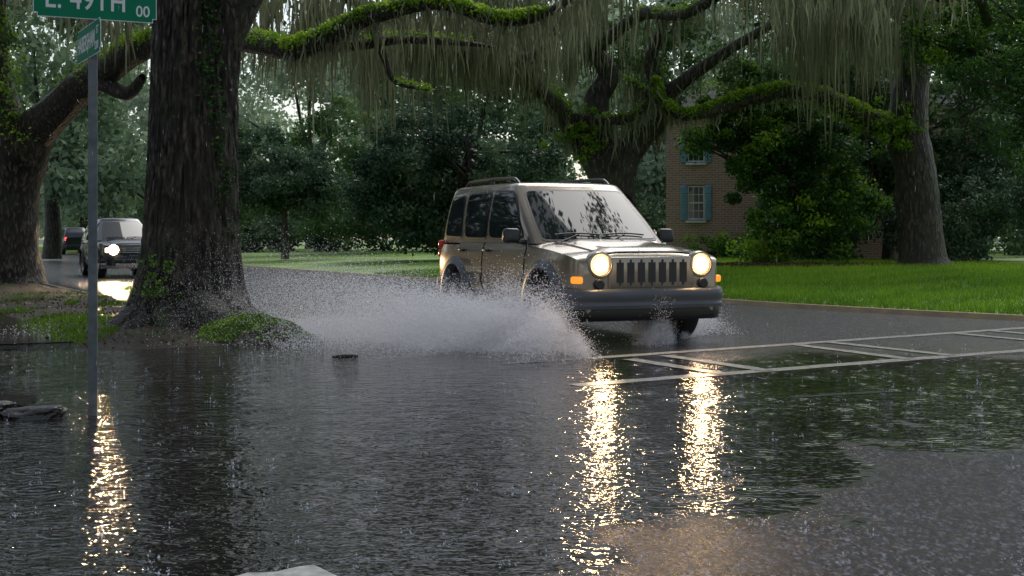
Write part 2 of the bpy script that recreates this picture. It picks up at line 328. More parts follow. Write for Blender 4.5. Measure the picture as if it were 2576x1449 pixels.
for P,R in (([(-3.95,16.5,3.3),(-3.3,16.4,4.6),(-2.2,16.2,6.2),(-.6,15.5,7.8),(2,14.5,9)],[.35,.33,.28,.2,.08]),([(-4.2,16.6,5.8),(-4.8,17,8),(-6.5,18,10)],[.5,.35,.1]),([(-4.1,16.5,6),(-3.5,14,8),(-2,11,9.5)],[.4,.28,.1]),([(-.8,15.5,7.8),(2,17,9),(5,19,10)],[.2,.14,.06])):
    A.add(*tube(P,R,20,.08,2.))
A.obj('limb',M_bark,oak,True)
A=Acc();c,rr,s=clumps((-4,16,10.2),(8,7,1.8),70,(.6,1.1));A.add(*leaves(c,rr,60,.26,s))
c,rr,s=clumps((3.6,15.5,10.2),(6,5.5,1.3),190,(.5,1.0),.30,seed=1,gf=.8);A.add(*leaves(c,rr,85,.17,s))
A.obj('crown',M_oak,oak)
u=np.linspace(0,2*np.pi,90,endpoint=False);v=np.linspace(0,1,36);U,Vv=np.meshgrid(u,v,indexing='xy')
ra=1-Vv;hx=.72*(1+.25*np.cos(U*2+.5)+.15*np.sin(U*3)+.08*np.sin(U*7+1));X=-2.98+ra*hx*np.cos(U)*1.1;Y=14.95+ra*.55*np.sin(U);Zm=-.04+.30*np.sin(np.clip(Vv,0,1)*1.57)**.9
P3=np.stack([X,Y,Zm],-1).reshape(-1,3);Pm=P3.copy();k_=(1-np.exp(-np.clip(Zm.ravel(),0,1)*9));Pm[:,2]+=(.07*sn(P3,4,0)+.05*sn(P3,11,2)+.02*sn(P3,25,3))*k_;Pm[:,2]-=.16*np.clip((P3[:,0]+2.9)/.8,-.2,1)
i=np.arange(35)[:,None]*90;j=np.arange(90)[None];j2=(j+1)%90
mk('root',Pm,np.stack([i+j,i+j2,i+90+j2,i+90+j],-1).reshape(-1,4),M_bark,oak,True)
A=Acc();rootC=[]
for P,R in (([(-4.0,16.1,.35),(-3.5,15.4,.22),(-3.1,14.9,.08),(-2.7,14.6,-.04)],[.28,.18,.1,.05]),([(-3.6,16.1,.3),(-3.0,15.5,.12),(-2.5,15.0,.0),(-2.15,14.7,-.04)],[.26,.16,.08,.05]),([(-4.5,16.,.15),(-4.8,15.6,.02),(-5.0,15.4,-.06)],[.24,.13,.06]),([(-4.2,15.9,.2),(-4.0,15.3,.05),(-3.8,14.8,-.05)],[.26,.14,.06]),([(-4.4,15.8,.1),(-4.6,15.1,.0),(-4.4,14.7,-.05)],[.2,.1,.05])):
    v_,f_=tube(P,R,36,.30,5.,14);v_[:,2]+=.02*sn(v_,22,1);A.add(v_,f_);rootC.append(v_)
A.obj('root',M_bark,oak,True)
k=(Pm[:,2]>.03)&(Pm[:,0]>-3.6)&(sn(Pm,5,4)>-.35);C=Pm[k];C=C[rng.random(len(C))<.8]
A=Acc();A.add(*leaves(C,np.full(len(C),.03),20,.024,np.clip(.22+.3*sn(C,8,1)+rng.normal(size=len(C))*.15,0,.85)))
RC=np.vstack(rootC);RC=RC[(RC[:,2]>.06)&(sn(RC,6,2)>.1)&(RC[:,0]>-4.3)];A.add(*leaves(RC,np.full(len(RC),.02),5,.022,np.clip(.15+rng.normal(size=len(RC))*.1,0,.6)))
C=np.array([(-4.35+rng.normal()*.12,15.75+rng.normal()*.05,.45+abs(rng.normal())*.2) for _ in range(26)]);A.add(*leaves(C,np.full(26,.08),12,.06,np.full(26,.2)))
A.obj('moss',M_fern,oak)
A=Acc();C=[]
for kx in range(420):
    z=rng.uniform(.2,4.4);a=-.75+.25*math.sin(z*1.3)+rng.normal()*.14
    if rng.random()<.45 or z>2.6: C.append((cx+.05+(.60+.02*z)*math.cos(a)*.98,cy+(.60)*math.sin(a),z))
C=np.array(C);A.add(*leaves(C,np.full(len(C),.05),5,.045,np.clip(.2+rng.normal(size=len(C))*.15,0,1)));A.obj('ivy',M_ivy,oak)

LP=[(-11.7,31.5,3.6),(-10.3,30.5,4.55),(-8.8,29,5.1),(-7.5,27.5,5.3),(-5.3,25,5.0),(-4.1,24,4.66),(-3.35,23.6,4.84),(-2.5,23.2,5.15),(-1.3,23,5.33),(-.27,23,5.05),(.58,23,5.15),(1.5,23,5.8)]
LR=[.5,.40,.32,.28,.22,.20,.18,.15,.12,.11,.09,.05]
o2=empty('oak_tree',(-12.2,31.5,.1),0,'old forked oak on the verge with fern-covered limb across street','tree',GRP)
A=Acc();A.add(*tube([(-12.3,31.5,-.1),(-12.25,31.5,.3),(-12.2,31.5,1.),(-12.1,31.5,2.4),(-12.0,31.5,3.6)],[1.15,.85,.72,.68,.78],48,.09,1.8));A.obj('trunk',M_bark,o2,True)
A=Acc();A.add(*tube(LP,LR,18,.10,2.5))
A.add(*tube([(-12.2,31.5,3.2),(-12.6,31.3,5.2),(-12.5,31,7.5),(-11,29,10.5)],[.6,.52,.42,.2],20,.1,2.))
A.add(*tube([(-12.3,31.5,3.0),(-13.4,31.3,4.6),(-15,31,7)],[.5,.4,.3],16,.1,2.))
A.add(*tube([(-4.4,24.2,4.8),(-3.0,23.8,4.70),(-1.9,23.6,4.78),(-.8,23.4,4.68),(-.3,23.3,4.6)],[.12,.1,.08,.05,.02],10,.15,3.))
A.add(*tube([(-2.5,23.5,4.95),(-2.3,23.5,4.4),(-2.1,23.5,4.0),(-1.5,23.5,3.85)],[.09,.07,.05,.02],9,.15,3.))
A.add(*tube([(-9.3,29.4,4.7),(-8.6,29,4.4),(-8.1,28.5,4.7)],[.2,.16,.08],9,.15,3.))
A.obj('limb',M_bark,o2,True)
A=Acc();attach_fern(A,LP[1:11],LR[1:11],190,.075,.45,16)
attach_fern(A,[(-3.0,23.8,4.75),(-1.9,23.6,4.82),(-.8,23.4,4.72)],[.1,.08,.05],25,.07)
attach_fern(A,[(-11.95,31,3.4),(-12.1,31,4.5),(-12.2,30.9,6.5)],[.5,.4,.35],60,.10,.2)
attach_fern(A,[(-2.1,23.5,4.0),(-1.5,23.5,3.85)],[.05,.02],25,.06)
A.obj('fern',M_fern,o2)
A=Acc();c,rr,s=clumps((-11,33,9.5),(7,7,2.6),120,(.6,1.1),seed=1);A.add(*leaves(c,rr,90,.24,s))
c=np.array([(-13.4+rng.normal()*1.0,30+rng.normal()*.8,6.2+rng.normal()*1.) for _ in range(24)]);A.add(*leaves(c,np.full(24,.5),60,.16,np.full(24,.4)))
A.obj('crown',M_oak,o2)

o3=empty('oak_tree',(2.9,36,.3),0,'broad spreading oak with ivy at the fork and hanging moss','tree',GRP)
A=Acc();A.add(*tube([(3.0,36,0),(2.95,36,.6),(2.85,36,1.6),(2.8,36,2.6),(2.8,36,3.3)],[1.15,.82,.64,.62,.72],32,.09,1.6));A.obj('trunk',M_bark2,o3,True)
L3=[([(2.7,36,2.9),(1.9,36,3.9),(1.4,35.8,4.6),(.6,35.4,5.3),(-.4,35,6.1),(-1.6,34.4,7.0)],[.5,.36,.26,.22,.17,.08]),
([(2.75,36,3.0),(2.4,36.1,4.3),(2.35,36.2,5.0),(2.7,36.3,5.7),(2.2,36.3,6.5),(1.4,36.4,7.4)],[.5,.38,.3,.28,.2,.1]),
([(2.9,36,2.9),(3.4,36,3.8),(4.0,35.9,4.3),(4.15,35.8,5.1),(3.8,35.6,6.0),(4.2,35.2,7.2)],[.5,.38,.28,.25,.2,.1]),
([(1.5,35.8,4.5),(2.5,35.3,4.35),(3.2,35,4.4),(3.7,34.9,4.9),(3.1,34.8,5.4)],[.16,.14,.12,.1,.05]),
([(4.1,35.8,5.),(5.2,35.4,5.8),(6.5,34.8,6.6),(8,34,7.4)],[.2,.17,.13,.06]),
([(-.2,35,6.0),(-1.8,33,6.0),(-3.4,31,6.6),(-5,29.5,7.1)],[.14,.12,.1,.05]),
([(2.3,36.2,6.4),(3.4,34.,7.0),(4.2,31.5,6.6),(5.2,29.5,6.9),(6.2,28,6.5)],[.2,.17,.14,.1,.05]),
([(.6,35.4,5.3),(.2,33,5.7),(.6,30.5,5.5),(1.2,28.5,6.1)],[.16,.13,.1,.05])]
A=Acc()
for P,R in L3:A.add(*tube(P,R,14,.12,2.5))
A.obj('limb',M_bark2,o3,True)
A=Acc()
c=np.array([(1.9+rng.normal()*.42,35.5+rng.normal()*.2,3.8+rng.normal()*.42) for _ in range(40)]);A.add(*leaves(c,np.full(40,.2),26,.12,np.full(40,.4)))
for P,R in (L3[0],L3[2],L3[3],L3[5],L3[6]):attach_fern(A,P[1:5],R[1:5],36,.10)
A.obj('fern',M_fern,o3)
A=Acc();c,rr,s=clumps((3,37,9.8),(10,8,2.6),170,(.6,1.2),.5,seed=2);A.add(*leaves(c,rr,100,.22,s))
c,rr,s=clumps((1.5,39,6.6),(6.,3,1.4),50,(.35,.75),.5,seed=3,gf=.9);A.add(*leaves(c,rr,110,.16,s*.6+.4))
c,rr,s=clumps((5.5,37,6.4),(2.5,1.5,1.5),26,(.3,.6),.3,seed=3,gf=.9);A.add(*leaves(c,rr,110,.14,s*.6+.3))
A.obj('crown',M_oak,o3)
o4=empty('oak_tree',(11.3,36,.35),0,'tall oak on the lawn with long fern-topped horizontal limb','tree',GRP)
A=Acc();A.add(*tube([(11.35,36,.1),(11.35,36,.6),(11.3,36,1.4),(11.2,36,3.),(11.0,36,4.4),(11.2,36,6.2),(11.4,36,8.5)],[1.0,.66,.57,.54,.55,.45,.3],32,.09,1.8));A.obj('trunk',M_bark2,o4,True)
L4=[([(10.95,36,4.1),(9.6,35.8,4.5),(8.5,35.6,5.02),(7.5,35.4,5.15),(6.6,35.3,5.0),(5.6,35.2,4.66),(4.65,35,4.45),(4.05,35,4.8),(3.9,35,5.4)],[.34,.26,.23,.21,.19,.17,.15,.12,.06]),
([(11.2,36,5.5),(10.2,35,6.6),(8.6,33.5,7.1),(7,32,7.6)],[.3,.24,.18,.08]),([(11.3,36,6),(12.5,34.5,6.9),(13.6,32,7.0),(14.5,30,7.6)],[.3,.25,.18,.1]),
([(13,33.5,6.9),(11.6,31.5,6.4),(10.6,29.5,6.6),(9.2,28,6.3)],[.15,.13,.1,.05])]
A=Acc()
for P,R in L4:A.add(*tube(P,R,16,.12,2.5))
A.obj('limb',M_bark2,o4,True)
A=Acc();attach_fern(A,L4[0][0],L4[0][1],130,.095,.6,14);attach_fern(A,L4[0][0][:3],L4[0][1][:3],60,.11,-.6,10)
c=np.array([(10.4+rng.normal()*.45,35.4+rng.normal()*.2,4.2+rng.normal()*.3) for _ in range(36)]);A.add(*leaves(c,np.full(36,.22),30,.12,np.full(36,.4)))
A.obj('fern',M_fern,o4)
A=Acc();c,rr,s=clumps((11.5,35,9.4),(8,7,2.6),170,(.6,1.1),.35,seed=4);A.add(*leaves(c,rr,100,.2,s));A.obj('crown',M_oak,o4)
def mossset(n,box,zr,Lr,per,A=None):
    P=np.stack([rng.uniform(*box[0],n),rng.uniform(*box[1],n),rng.uniform(*zr,n)],-1);k=sn(P*[1,1,0],1.3,2)>.12;P=P[k]
    L=rng.uniform(*Lr,len(P))*(1+.5*sn(P,.8,5));A=A or Acc();A.add(*moss(P,L,per));return A
A=mossset(300,((-6.5,8),(27,38)),(6.2,8.4),(.6,2.6),22)
mossset(120,((-6.5,2),(28,38)),(6.0,7.6),(.9,2.8),24,A)
for P,R in L3:
    Q,_=crom(P,R,5);A.add(*moss(Q,rng.uniform(.3,1.5,len(Q)),12,spread=.1))
A.obj('spanish_moss',M_moss,o3)
A=mossset(240,((3,15),(25,36)),(6.,8.),(.6,2.2),22)
Q,_=crom(L4[0][0],L4[0][1],6);A.add(*moss(Q,rng.uniform(.2,.8,len(Q)),10,spread=.1));A.obj('spanish_moss',M_moss,o4)
Q,_=crom(LP[5:],LR[5:],8);A=Acc();A.add(*moss(Q,rng.uniform(.4,1.5,len(Q)),14,w=.016,spread=.12))
P=np.stack([rng.uniform(-10,-1,60),rng.uniform(24,33,60),rng.uniform(5.8,7.4,60)],-1);A.add(*moss(P,rng.uniform(.6,2.,60),20))
A.obj('spanish_moss',M_moss,o2)
# ------------------------------------------------------------ generic trees / shrubs
def tree(name,label,cat,base,h,r,ells,mat,n,per,size,clr=(.4,.8),gap=0.,seed=0,bark=None,nl=6,group=None,shadd=0.):
    e=empty(name,base,0,label,cat,group);x,y,z=base
    if r>0:
        A=Acc();A.add(*tube([(x,y,z-.1),(x+.03,y,z+h*.3),(x-.05*h*.3,y,z+h*.65),(x,y,z+h)],[r*1.35,r,r*.85,r*.6],14,.08,2.));A.obj('trunk',bark or M_bark2,e,True)
    A=Acc();LB=Acc()
    for (C,R) in ells:
        k=max(4,int(n*(R[0]*R[2])/sum(q[1][0]*q[1][2] for q in ells)))
        c,rr,s=clumps(C,R,k,clr,gap,seed);c[:,2]=np.maximum(c[:,2],z+.25);A.add(*leaves(c,rr,per,size,np.clip(s+shadd,0,1)))
        if r>0:
            for i in range(nl):
                q=c[rng.integers(len(c))];m_=(np.array([x,y,z+h*.8])+q)/2+rng.normal(size=3)*.15;LB.add(*tube([(x,y,z+h*rng.uniform(.5,.95)),m_,q],[r*.5,r*.3,r*.08],8,.1,2.,5))
    A.obj('crown' if r>0 else 'foliage',mat,e)
    if LB.n:LB.obj('limb',bark or M_bark2,e,True)
    return e
tree('shrub_tree','dense ivy-draped shrub tree beside the brick house','tree',(7.8,38,.3),3.6,.12,[((7.8,38,2.2),(1.7,1.5,2.0)),((8.4,38.2,4.2),(1.6,1.1,1.3)),((6.9,37.8,3.6),(1.2,1,1.0)),((9.4,38,2.2),(1.4,1.2,1.9)),((7.2,39,5.4),(1.5,1,1.0)),((6.2,38,4.6),(.8,.8,.6)),((5.6,38,4.1),(.45,.5,.55))],M_ivy,250,210,.13,(.25,.6),.1,1)
tree('shrub','dark evergreen bushes beside the oak on the lawn','shrub',(14.5,39.5,.35),0,0,[((14.6,39.5,1.8),(3.2,1.6,1.7)),((12.9,40,1.3),(1.2,1,1.1))],M_dark,90,170,.13,(.35,.65),0,2)
tree('shrub','dark leafy shrubs filling the gap below the house','shrub',(10.6,42,.3),0,0,[((10.4,42,1.3),(1.6,.9,1.3)),((9.9,42.5,3.0),(1.0,.8,1.0))],M_dark,60,170,.13,(.35,.6),0,2)
tree('shrub','low clipped hedge in front of the brick house','hedge',(7.4,45,.3),0,0,[((7.6,45,.75),(2.1,.6,.5))],M_ivy,36,160,.09,(.25,.4),0,2)
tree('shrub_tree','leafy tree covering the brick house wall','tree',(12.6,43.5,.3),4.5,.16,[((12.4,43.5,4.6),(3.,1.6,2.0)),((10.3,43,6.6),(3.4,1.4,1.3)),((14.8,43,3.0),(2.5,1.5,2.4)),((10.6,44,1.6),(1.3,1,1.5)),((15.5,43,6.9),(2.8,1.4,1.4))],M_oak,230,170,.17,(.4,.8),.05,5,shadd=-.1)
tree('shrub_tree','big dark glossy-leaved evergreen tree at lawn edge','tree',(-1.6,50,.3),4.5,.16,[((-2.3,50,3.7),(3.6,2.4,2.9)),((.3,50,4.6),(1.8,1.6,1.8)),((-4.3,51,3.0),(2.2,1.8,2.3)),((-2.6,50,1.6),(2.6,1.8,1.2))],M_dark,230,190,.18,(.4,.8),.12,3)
tree('shrub_tree','small round-crowned tree with thin trunk on the lawn','tree',(-9.8,56,.3),3.2,.13,[((-9.8,56,4.0),(2.5,2.,1.9)),((-8.4,56,3.0),(1.5,1.3,1.1)),((-11,56,3.2),(1.5,1.2,1.2))],M_dark,110,190,.17,(.4,.75),.15,4,shadd=.25)
tree('shrub_tree','leafy green tree behind the lawn','tree',(-14.5,64,.3),3.5,.15,[((-14.2,64,4.3),(3.4,2.4,3.6)),((-8,65,4.5),(3.4,2.4,3.8))],M_oak,150,150,.22,(.5,.9),.15,5,shadd=.05)
tree('shrub_tree','overhanging small-leaved tree at edge of lawn','tree',(14.6,31,.3),5,.2,[((12.6,30.5,6.0),(3.2,2.6,2.0)),((13.2,31,3.7),(1.7,1.5,1.5)),((10.3,31,5.9),(1.2,1.2,1.0))],M_ivy,150,190,.11,(.3,.7),.3,0,shadd=-.15)
G2="tall haze-tinted green trees behind the street"
for k,(x,y,h,R,n,m) in enumerate([(-24,92,10,(9,5,7),150,M_far_haze),(-33,100,11,(8,5,8),120,M_far_haze),(-13,84,10,(8,4,6),150,M_far_haze),(-2,72,9,(8,4,6),170,M_far2_haze),(9,70,9,(7,4,6),150,M_far_haze),(20,66,9,(8,4,6.5),170,M_far2_haze),(30,74,10,(9,5,7),150,M_far2_haze),(2,86,14,(9,4,5),120,M_far_haze),(16,88,14,(9,4,5.5),120,M_far_haze),(-22,62,9,(5,4,5),90,M_far2_haze)]):
    tree('background_tree','tall haze-tinted green broadleaf tree beyond the lawns','tree',(x,y,.2),h*.7,.35,[((x,y,h),R),((x+rng.normal()*2,y-1,h*.45),(R[0]*.8,3,h*.36))],m,n,110,.42,(.9,1.8),.22,k,group=G2,nl=7)
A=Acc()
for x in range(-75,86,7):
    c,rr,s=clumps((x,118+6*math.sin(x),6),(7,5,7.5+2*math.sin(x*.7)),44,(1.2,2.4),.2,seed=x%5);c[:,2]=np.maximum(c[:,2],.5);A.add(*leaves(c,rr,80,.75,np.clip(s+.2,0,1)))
o=A.obj('woodland',M_far_haze);meta(o,'pale haze-tinted woodland closing off the view','trees','stuff')
A=Acc()
for (x,y,z,R) in [(-20,80,1.8,(5,2,1.8)),(5,60,1.7,(3,2,1.7)),(2,64,2,(4,2,2)),(18,52,2.2,(5,2,2.3)),(24,56,2.6,(5,2,2.6)),(-3,70,1.8,(5,2,1.9)),(17.5,46,3.4,(3,2,3.4)),(-9,72,1.6,(5,2,1.6)),(-15,74,1.6,(4,2,1.6))]:
    c,rr,s=clumps((x,y,z),R,60,(.4,.9),0,seed=int(x)%5);c[:,2]=np.maximum(c[:,2],.4);A.add(*leaves(c,rr,120,.24,np.clip(s+.1,0,1)))
meta(A.obj('undergrowth',M_dark),'dark mixed shrub undergrowth at the lawn edges','shrubs','stuff')
tree('oak_tree','added unseen oak canopy behind the camera','tree',(-7,-9,0),8,.5,[((0,-7,10.5),(13,8,2.6))],M_oak,110,80,.3,(.8,1.5),.65,1,group=GRP,bark=M_bark)  # oak out of view, added for the car paint and windscreen to mirror
for (x,y) in ((-23,6),(-21,17),(-24,27),(-21.5,36),(-27,46)):  # out-of-view trees added to darken reflections in car windows and water
    tree('unseen_roadside_tree','added unseen broadleaf tree beside the side street','tree',(x,y,0),5,.35,[((x,y,5.5),(4.5,5.5,4.5)),((x,y,2),(3.5,5,1.8))],M_dark,70,70,.40,(1.,1.8),.1,2,group='added unseen trees beside the side street',bark=M_bark,nl=4)
N=2500;P=np.stack([rng.normal(7.6,2.2,N),rng.normal(36.4,.7,N),np.full(N,.42)],-1)
A=Acc();A.add(*leaves(P,np.full(N,.03),1,.10,rng.random(N)));meta(A.obj('leaf_litter',M_litter),'brown fallen leaves under the shrubs','leaves','stuff')
# ------------------------------------------------------------ primitives for objects
def bm_obj(name,bm,mat,parent,smooth=False,keep=False,sharp=40):
    me=bpy.data.meshes.new(name);bm.to_mesh(me);bm.free()
    for p in me.polygons:p.use_smooth=smooth
    if smooth:me.set_sharp_from_angle(angle=math.radians(sharp))
    me.materials.append(mat);o=bpy.data.objects.new(name,me);COL.objects.link(o);par(o,parent,keep);return o
def box(name,c,s,mat,parent,bev=.01,rot=None,keep=False,taper=None,seg=2):
    bm=bmesh.new();bmesh.ops.create_cube(bm,size=1)
    for v in bm.verts:
        if taper and v.co.z>0: v.co.x*=taper;v.co.y*=taper
        v.co=Vector((v.co.x*s[0],v.co.y*s[1],v.co.z*s[2]))
    if bev:bmesh.ops.bevel(bm,geom=bm.edges[:],offset=bev,segments=seg,affect='EDGES',profile=.5)
    if rot is not None:bmesh.ops.rotate(bm,verts=bm.verts,matrix=rot,cent=(0,0,0))
    bmesh.ops.translate(bm,verts=bm.verts,vec=c);return bm_obj(name,bm,mat,parent,bool(bev),keep)
def lathe(prof,seg,c,axis):
    a=np.linspace(0,2*np.pi,seg,endpoint=False);V=[]
    for r,h in prof:
        for q in a:
            if axis=='y':V.append((c[0]+r*math.cos(q),c[1]+h,c[2]+r*math.sin(q)))
            elif axis=='x':V.append((c[0]+h,c[1]+r*math.cos(q),c[2]+r*math.sin(q)))
            else:V.append((c[0]+r*math.cos(q),c[1]+r*math.sin(q),c[2]+h))
    m=len(prof);i=np.arange(m-1)[:,None]*seg;j=np.arange(seg)[None];j2=(j+1)%seg
    return np.array(V),np.stack([i+j,i+j2,i+seg+j2,i+seg+j],-1).reshape(-1,4)
def fixn(o):
    bm=bmesh.new();bm.from_mesh(o.data);bmesh.ops.remove_doubles(bm,verts=bm.verts,dist=1e-5);bmesh.ops.recalc_face_normals(bm,faces=bm.faces);bm.to_mesh(o.data);bm.free()
def bake(o):
    bpy.context.view_layer.update();dg=bpy.context.evaluated_depsgraph_get();me=bpy.data.meshes.new_from_object(o.evaluated_get(dg));o.modifiers.clear();o.data=me
def text(body,size,mat,parent,mtx,name,ext=.002,sx=1.,spacing=1.,keep=False):
    cu=bpy.data.curves.new(name,'FONT');cu.body=body;cu.size=size;cu.extrude=ext;cu.space_character=spacing;cu.offset=size*.012
    tmp=bpy.data.objects.new('tmp_text',cu);COL.objects.link(tmp);bpy.context.view_layer.update()
    me=bpy.data.meshes.new_from_object(tmp.evaluated_get(bpy.context.evaluated_depsgraph_get()));bpy.data.objects.remove(tmp)
    me.transform(mtx@Matrix.Diagonal((sx,1,1,1)));me.materials.clear();me.materials.append(mat)
    o=bpy.data.objects.new(name,me);COL.objects.link(o);par(o,parent,keep);return o
def lamp(parent,loc,power,yaw=0.,col=(1,.66,.34),size=64,pitch=0.):
    l=bpy.data.lights.new('lamp_beam','SPOT');l.energy=power;l.color=col;l.shadow_soft_size=.075;l.spot_size=math.radians(size);l.spot_blend=.7
    o=bpy.data.objects.new('lamp_beam',l);COL.objects.link(o);o.parent=parent;o.location=loc
    o.rotation_euler=Vector((-math.cos(yaw),-math.sin(yaw),pitch)).to_track_quat('Z','Y').to_euler();return o
# ------------------------------------------------------------ cars
M_black=simple('black_trim',(.012,.012,.013),(.02,.02,.02),.35)
M_tyre=simple('tyre_rubber',(.015,.015,.015),(.025,.024,.023),.6,bump=.3)
M_rim=simple('alloy',(.45,.45,.46),(.35,.35,.36),.25,1)
M_glass=simple('car_glass',(.012,.017,.018),(.018,.023,.024),.03,spec=.36)
M_lens=simple('lamp_glass',(.7,.66,.55),(.8,.75,.6),.1,emis=(1,.66,.30),es=1.6)
M_lens2=simple('far_lamp_glass',(.7,.66,.55),(.8,.75,.6),.1,emis=(1,.72,.40),es=3.5)
M_bulb=simple('lamp_bulb',(1,.9,.7),(1,.9,.7),.2,emis=(1,.62,.30),es=190)
M_bulb2=simple('far_lamp_bulb',(1,.9,.7),(1,.9,.7),.2,emis=(1,.70,.38),es=60)
M_amber=simple('amber_lens',(.8,.25,.02),(.7,.2,.02),.15,emis=(1,.35,.03),es=.9)
M_red=simple('red_lens',(.35,.01,.01),(.25,.01,.01),.15,emis=(1,.03,.02),es=.05)
M_redlit=simple('lit_red_lens',(.5,.01,.01),(.5,.01,.01),.15,emis=(1,.04,.03),es=6)
M_chrome=simple('chrome',(.7,.7,.7),(.6,.6,.6),.08,1)
def ip(x,xs,ys): return float(np.interp(x,xs,ys))
def suv(name,label,loc,rot,paint,clad,style,lit=True,tail=False,detail=True,scale=(1,1,1),group=None,bulb=None):
    e=empty(name,loc,rot,label,'car',group);e.scale=scale
    AX=(1.33,-1.32);rnd=style!='round'
    def zt(x): return ip(x,[-2.1,.8,1.0,1.5,1.9,2.04,2.10,2.14],[1.10,1.11,1.10,1.06,1.01,.98,.95,.90])
    def tap(x):
        if rnd: return ip(x,[-2.06,-2.0,-1.8,-1.4,1.4,1.8,2.0,2.1,2.14],[.80,.88,.96,1,1,.94,.86,.76,.70])
        return ip(x,[-2.06,-2.0,-1.8,-1.4,1.4,1.8,2.0,2.1,2.14],[.90,.95,.985,1,1,.985,.96,.925,.88])
    def wside(z): return ip(z,[.30,.42,.6,.8,.95,1.05,1.12],[.80,.845,.868,.873,.86,.835,.80])
    def ys(x,z): return wside(z)*tap(x)
    def topz(x,y):
        zs=zt(x)-.055;q=min(1,abs(y)/(ys(x,zs)-.0));zz=zs+(zt(x)-zs)*(1-q**3.5)
        if x>.8: zz+=.024*(1/(1+math.exp((abs(y)-.42-.0*(x))/.03)))*min(1,(x-.8)/.4)*min(1,max(0,(2.1-x)/.15))
        return zz
    xs=[-2.06,-2.0,-1.9,-1.7,-1.4,-1.0,-.5,0,.5,.8,1.0,1.2,1.4,1.6,1.75,1.88,1.96,2.03,2.08,2.12,2.14]
    V=[];R=None
    for x in xs:
        zs=zt(x)-.055;H=[(0,.34),(.5,.34)]
        for z in (.36,.45,.55,.65,.75,.85,.93): z=min(z,zs-.02-(.93-z)*.02);H.append((ys(x,z),z))
        y0=ys(x,zs)
        for q in(1,.985,.96,.9,.8,.7,.6,.53,.48,.43,.3,.15,0):H.append((y0*q,topz(x,y0*q)))
        ring=H+[(-a,b) for a,b in reversed(H[1:-1])];R=len(ring);V+=[(x,a,b) for a,b in ring]
    F=[]
    for i in range(len(xs)-1):
        for j in range(R):
            j2=(j+1)%R;F.append((i*R+j,i*R+j2,(i+1)*R+j2,(i+1)*R+j))
    F.append(tuple(reversed(range(R))));F.append(tuple((len(xs)-1)*R+j for j in range(R)))
    body=mk('body',V,F,paint,e,True,keep=False);fixn(body)
    cut=[]
    for ax in AX:
        for sg in(1,-1):
            bm=bmesh.new();bmesh.ops.create_cone(bm,cap_ends=True,segments=40,radius1=.415,radius2=.415,depth=.7,matrix=Matrix.Translation((ax,sg*.87,.40))@Matrix.Rotation(math.pi/2,4,'X'))
            c=bm_obj('cutter',bm,M_black,e);cut.append(c);mo=body.modifiers.new('b','BOOLEAN');mo.operation='DIFFERENCE';mo.object=c;mo.solver='EXACT'
    bake(body)
    for c in cut: bpy.data.objects.remove(c)
    body.data.polygons.foreach_set('use_smooth',[True]*len(body.data.polygons));body.data.set_sharp_from_angle(angle=math.radians(38))
    def lev(v):
        if rnd: z=1.07+.60*v;return z,ip(v,[0,.4,.8,1],[.80,.74,.65,.58]),ip(v,[0,1],[1.15,.14]),ip(v,[0,.5,1],[-2.03,-1.85,-1.50])
        z=1.07+.66*v;return z,ip(v,[0,.4,.8,1],[.80,.775,.725,.685]),ip(v,[0,1],[1.0,.14]),ip(v,[0,.8,1],[-2.03,-1.94,-1.88])
    def outline(v,inx=0,sc_=1.,dz=0):
        z,wd,xf,xr=lev(min(v,1));wd*=sc_;o=[]
        mid=(xf+xr)/2;hf=(xf-mid)*(sc_ if sc_<1 else 1)
        for s in np.linspace(0,1,7): o.append((mid+hf+.10*(1-s**2), s*wd*.93))
        o.append((mid+hf-.035,wd*.975));o.append((mid+hf-.11,wd))
        for q in np.linspace(.85,-.85,8):o.append((mid+q*hf,wd+.012*(1-q*q)))
        o.append((mid-hf+.1,wd));o.append((mid-hf+.03,wd*.96))
        for s in(.88,.5,0):o.append((mid-hf-.03*(1-s*s),wd*s))
        ring=[(a,b,z+dz) for a,b in o]+[(a,-b,z+dz) for a,b in reversed(o[1:-1])];return ring
    rings=[outline(v) for v in np.linspace(0,1,9)]+[outline(1,sc_=.975,dz=.025),outline(1,sc_=.93,dz=.045),outline(1,sc_=.8,dz=.062),outline(1,sc_=.55,dz=.075),outline(1,sc_=.25,dz=.082)]
    R=len(rings[0]);V=[p for r in rings for p in r];F=[]
    for i in range(len(rings)-1):
        for j in range(R):j2=(j+1)%R;F.append((i*R+j,i*R+j2,(i+1)*R+j2,(i+1)*R+j))
    F.append(tuple((len(rings)-1)*R+j for j in range(R)))
    cab=mk('roof',V,F,paint,e,True,keep=False);fixn(cab);cab.data.set_sharp_from_angle(angle=math.radians(42))
    def panel(nm_,q,mat,fn,off,par_=None,rd=.12,nu=14,nv=12,asp=1.):
        V=[];
        for i in range(nu+1):
            u=.5-.5*math.cos(math.pi*i/nu);ru=rd/asp;cc=0
            uu=min(u,1-u)
            if uu<ru: cc=rd*(1-math.sqrt(max(0,1-((ru-uu)/ru)**2)))
            for j in range(nv+1):
                v=cc+(1-2*cc)*j/nv
                a=[(1-u)*((1-v)*q[0][k]+v*q[3][k])+u*((1-v)*q[1][k]+v*q[2][k]) for k in(0,1)]
                V.append(fn(a[0],a[1],off))
        return mk(nm_,V,gridF(nu+1,nv+1),mat,par_ or e,True,keep=False)
    def cabside(sg):
        def fn(x,z,off):
            v=(z-1.07)/.66;v=min(max(v,0),1);z_,wd,xf,xr=lev(v);mid=(xf+xr)/2;hf=xf-mid;q=(x-mid)/hf
            return (x,sg*(wd+.012*(1-min(1,q*q))+off),z_)
        return fn
    def bodyside(sg): return lambda x,z,off:(x,sg*(ys(x,z)+off),z)
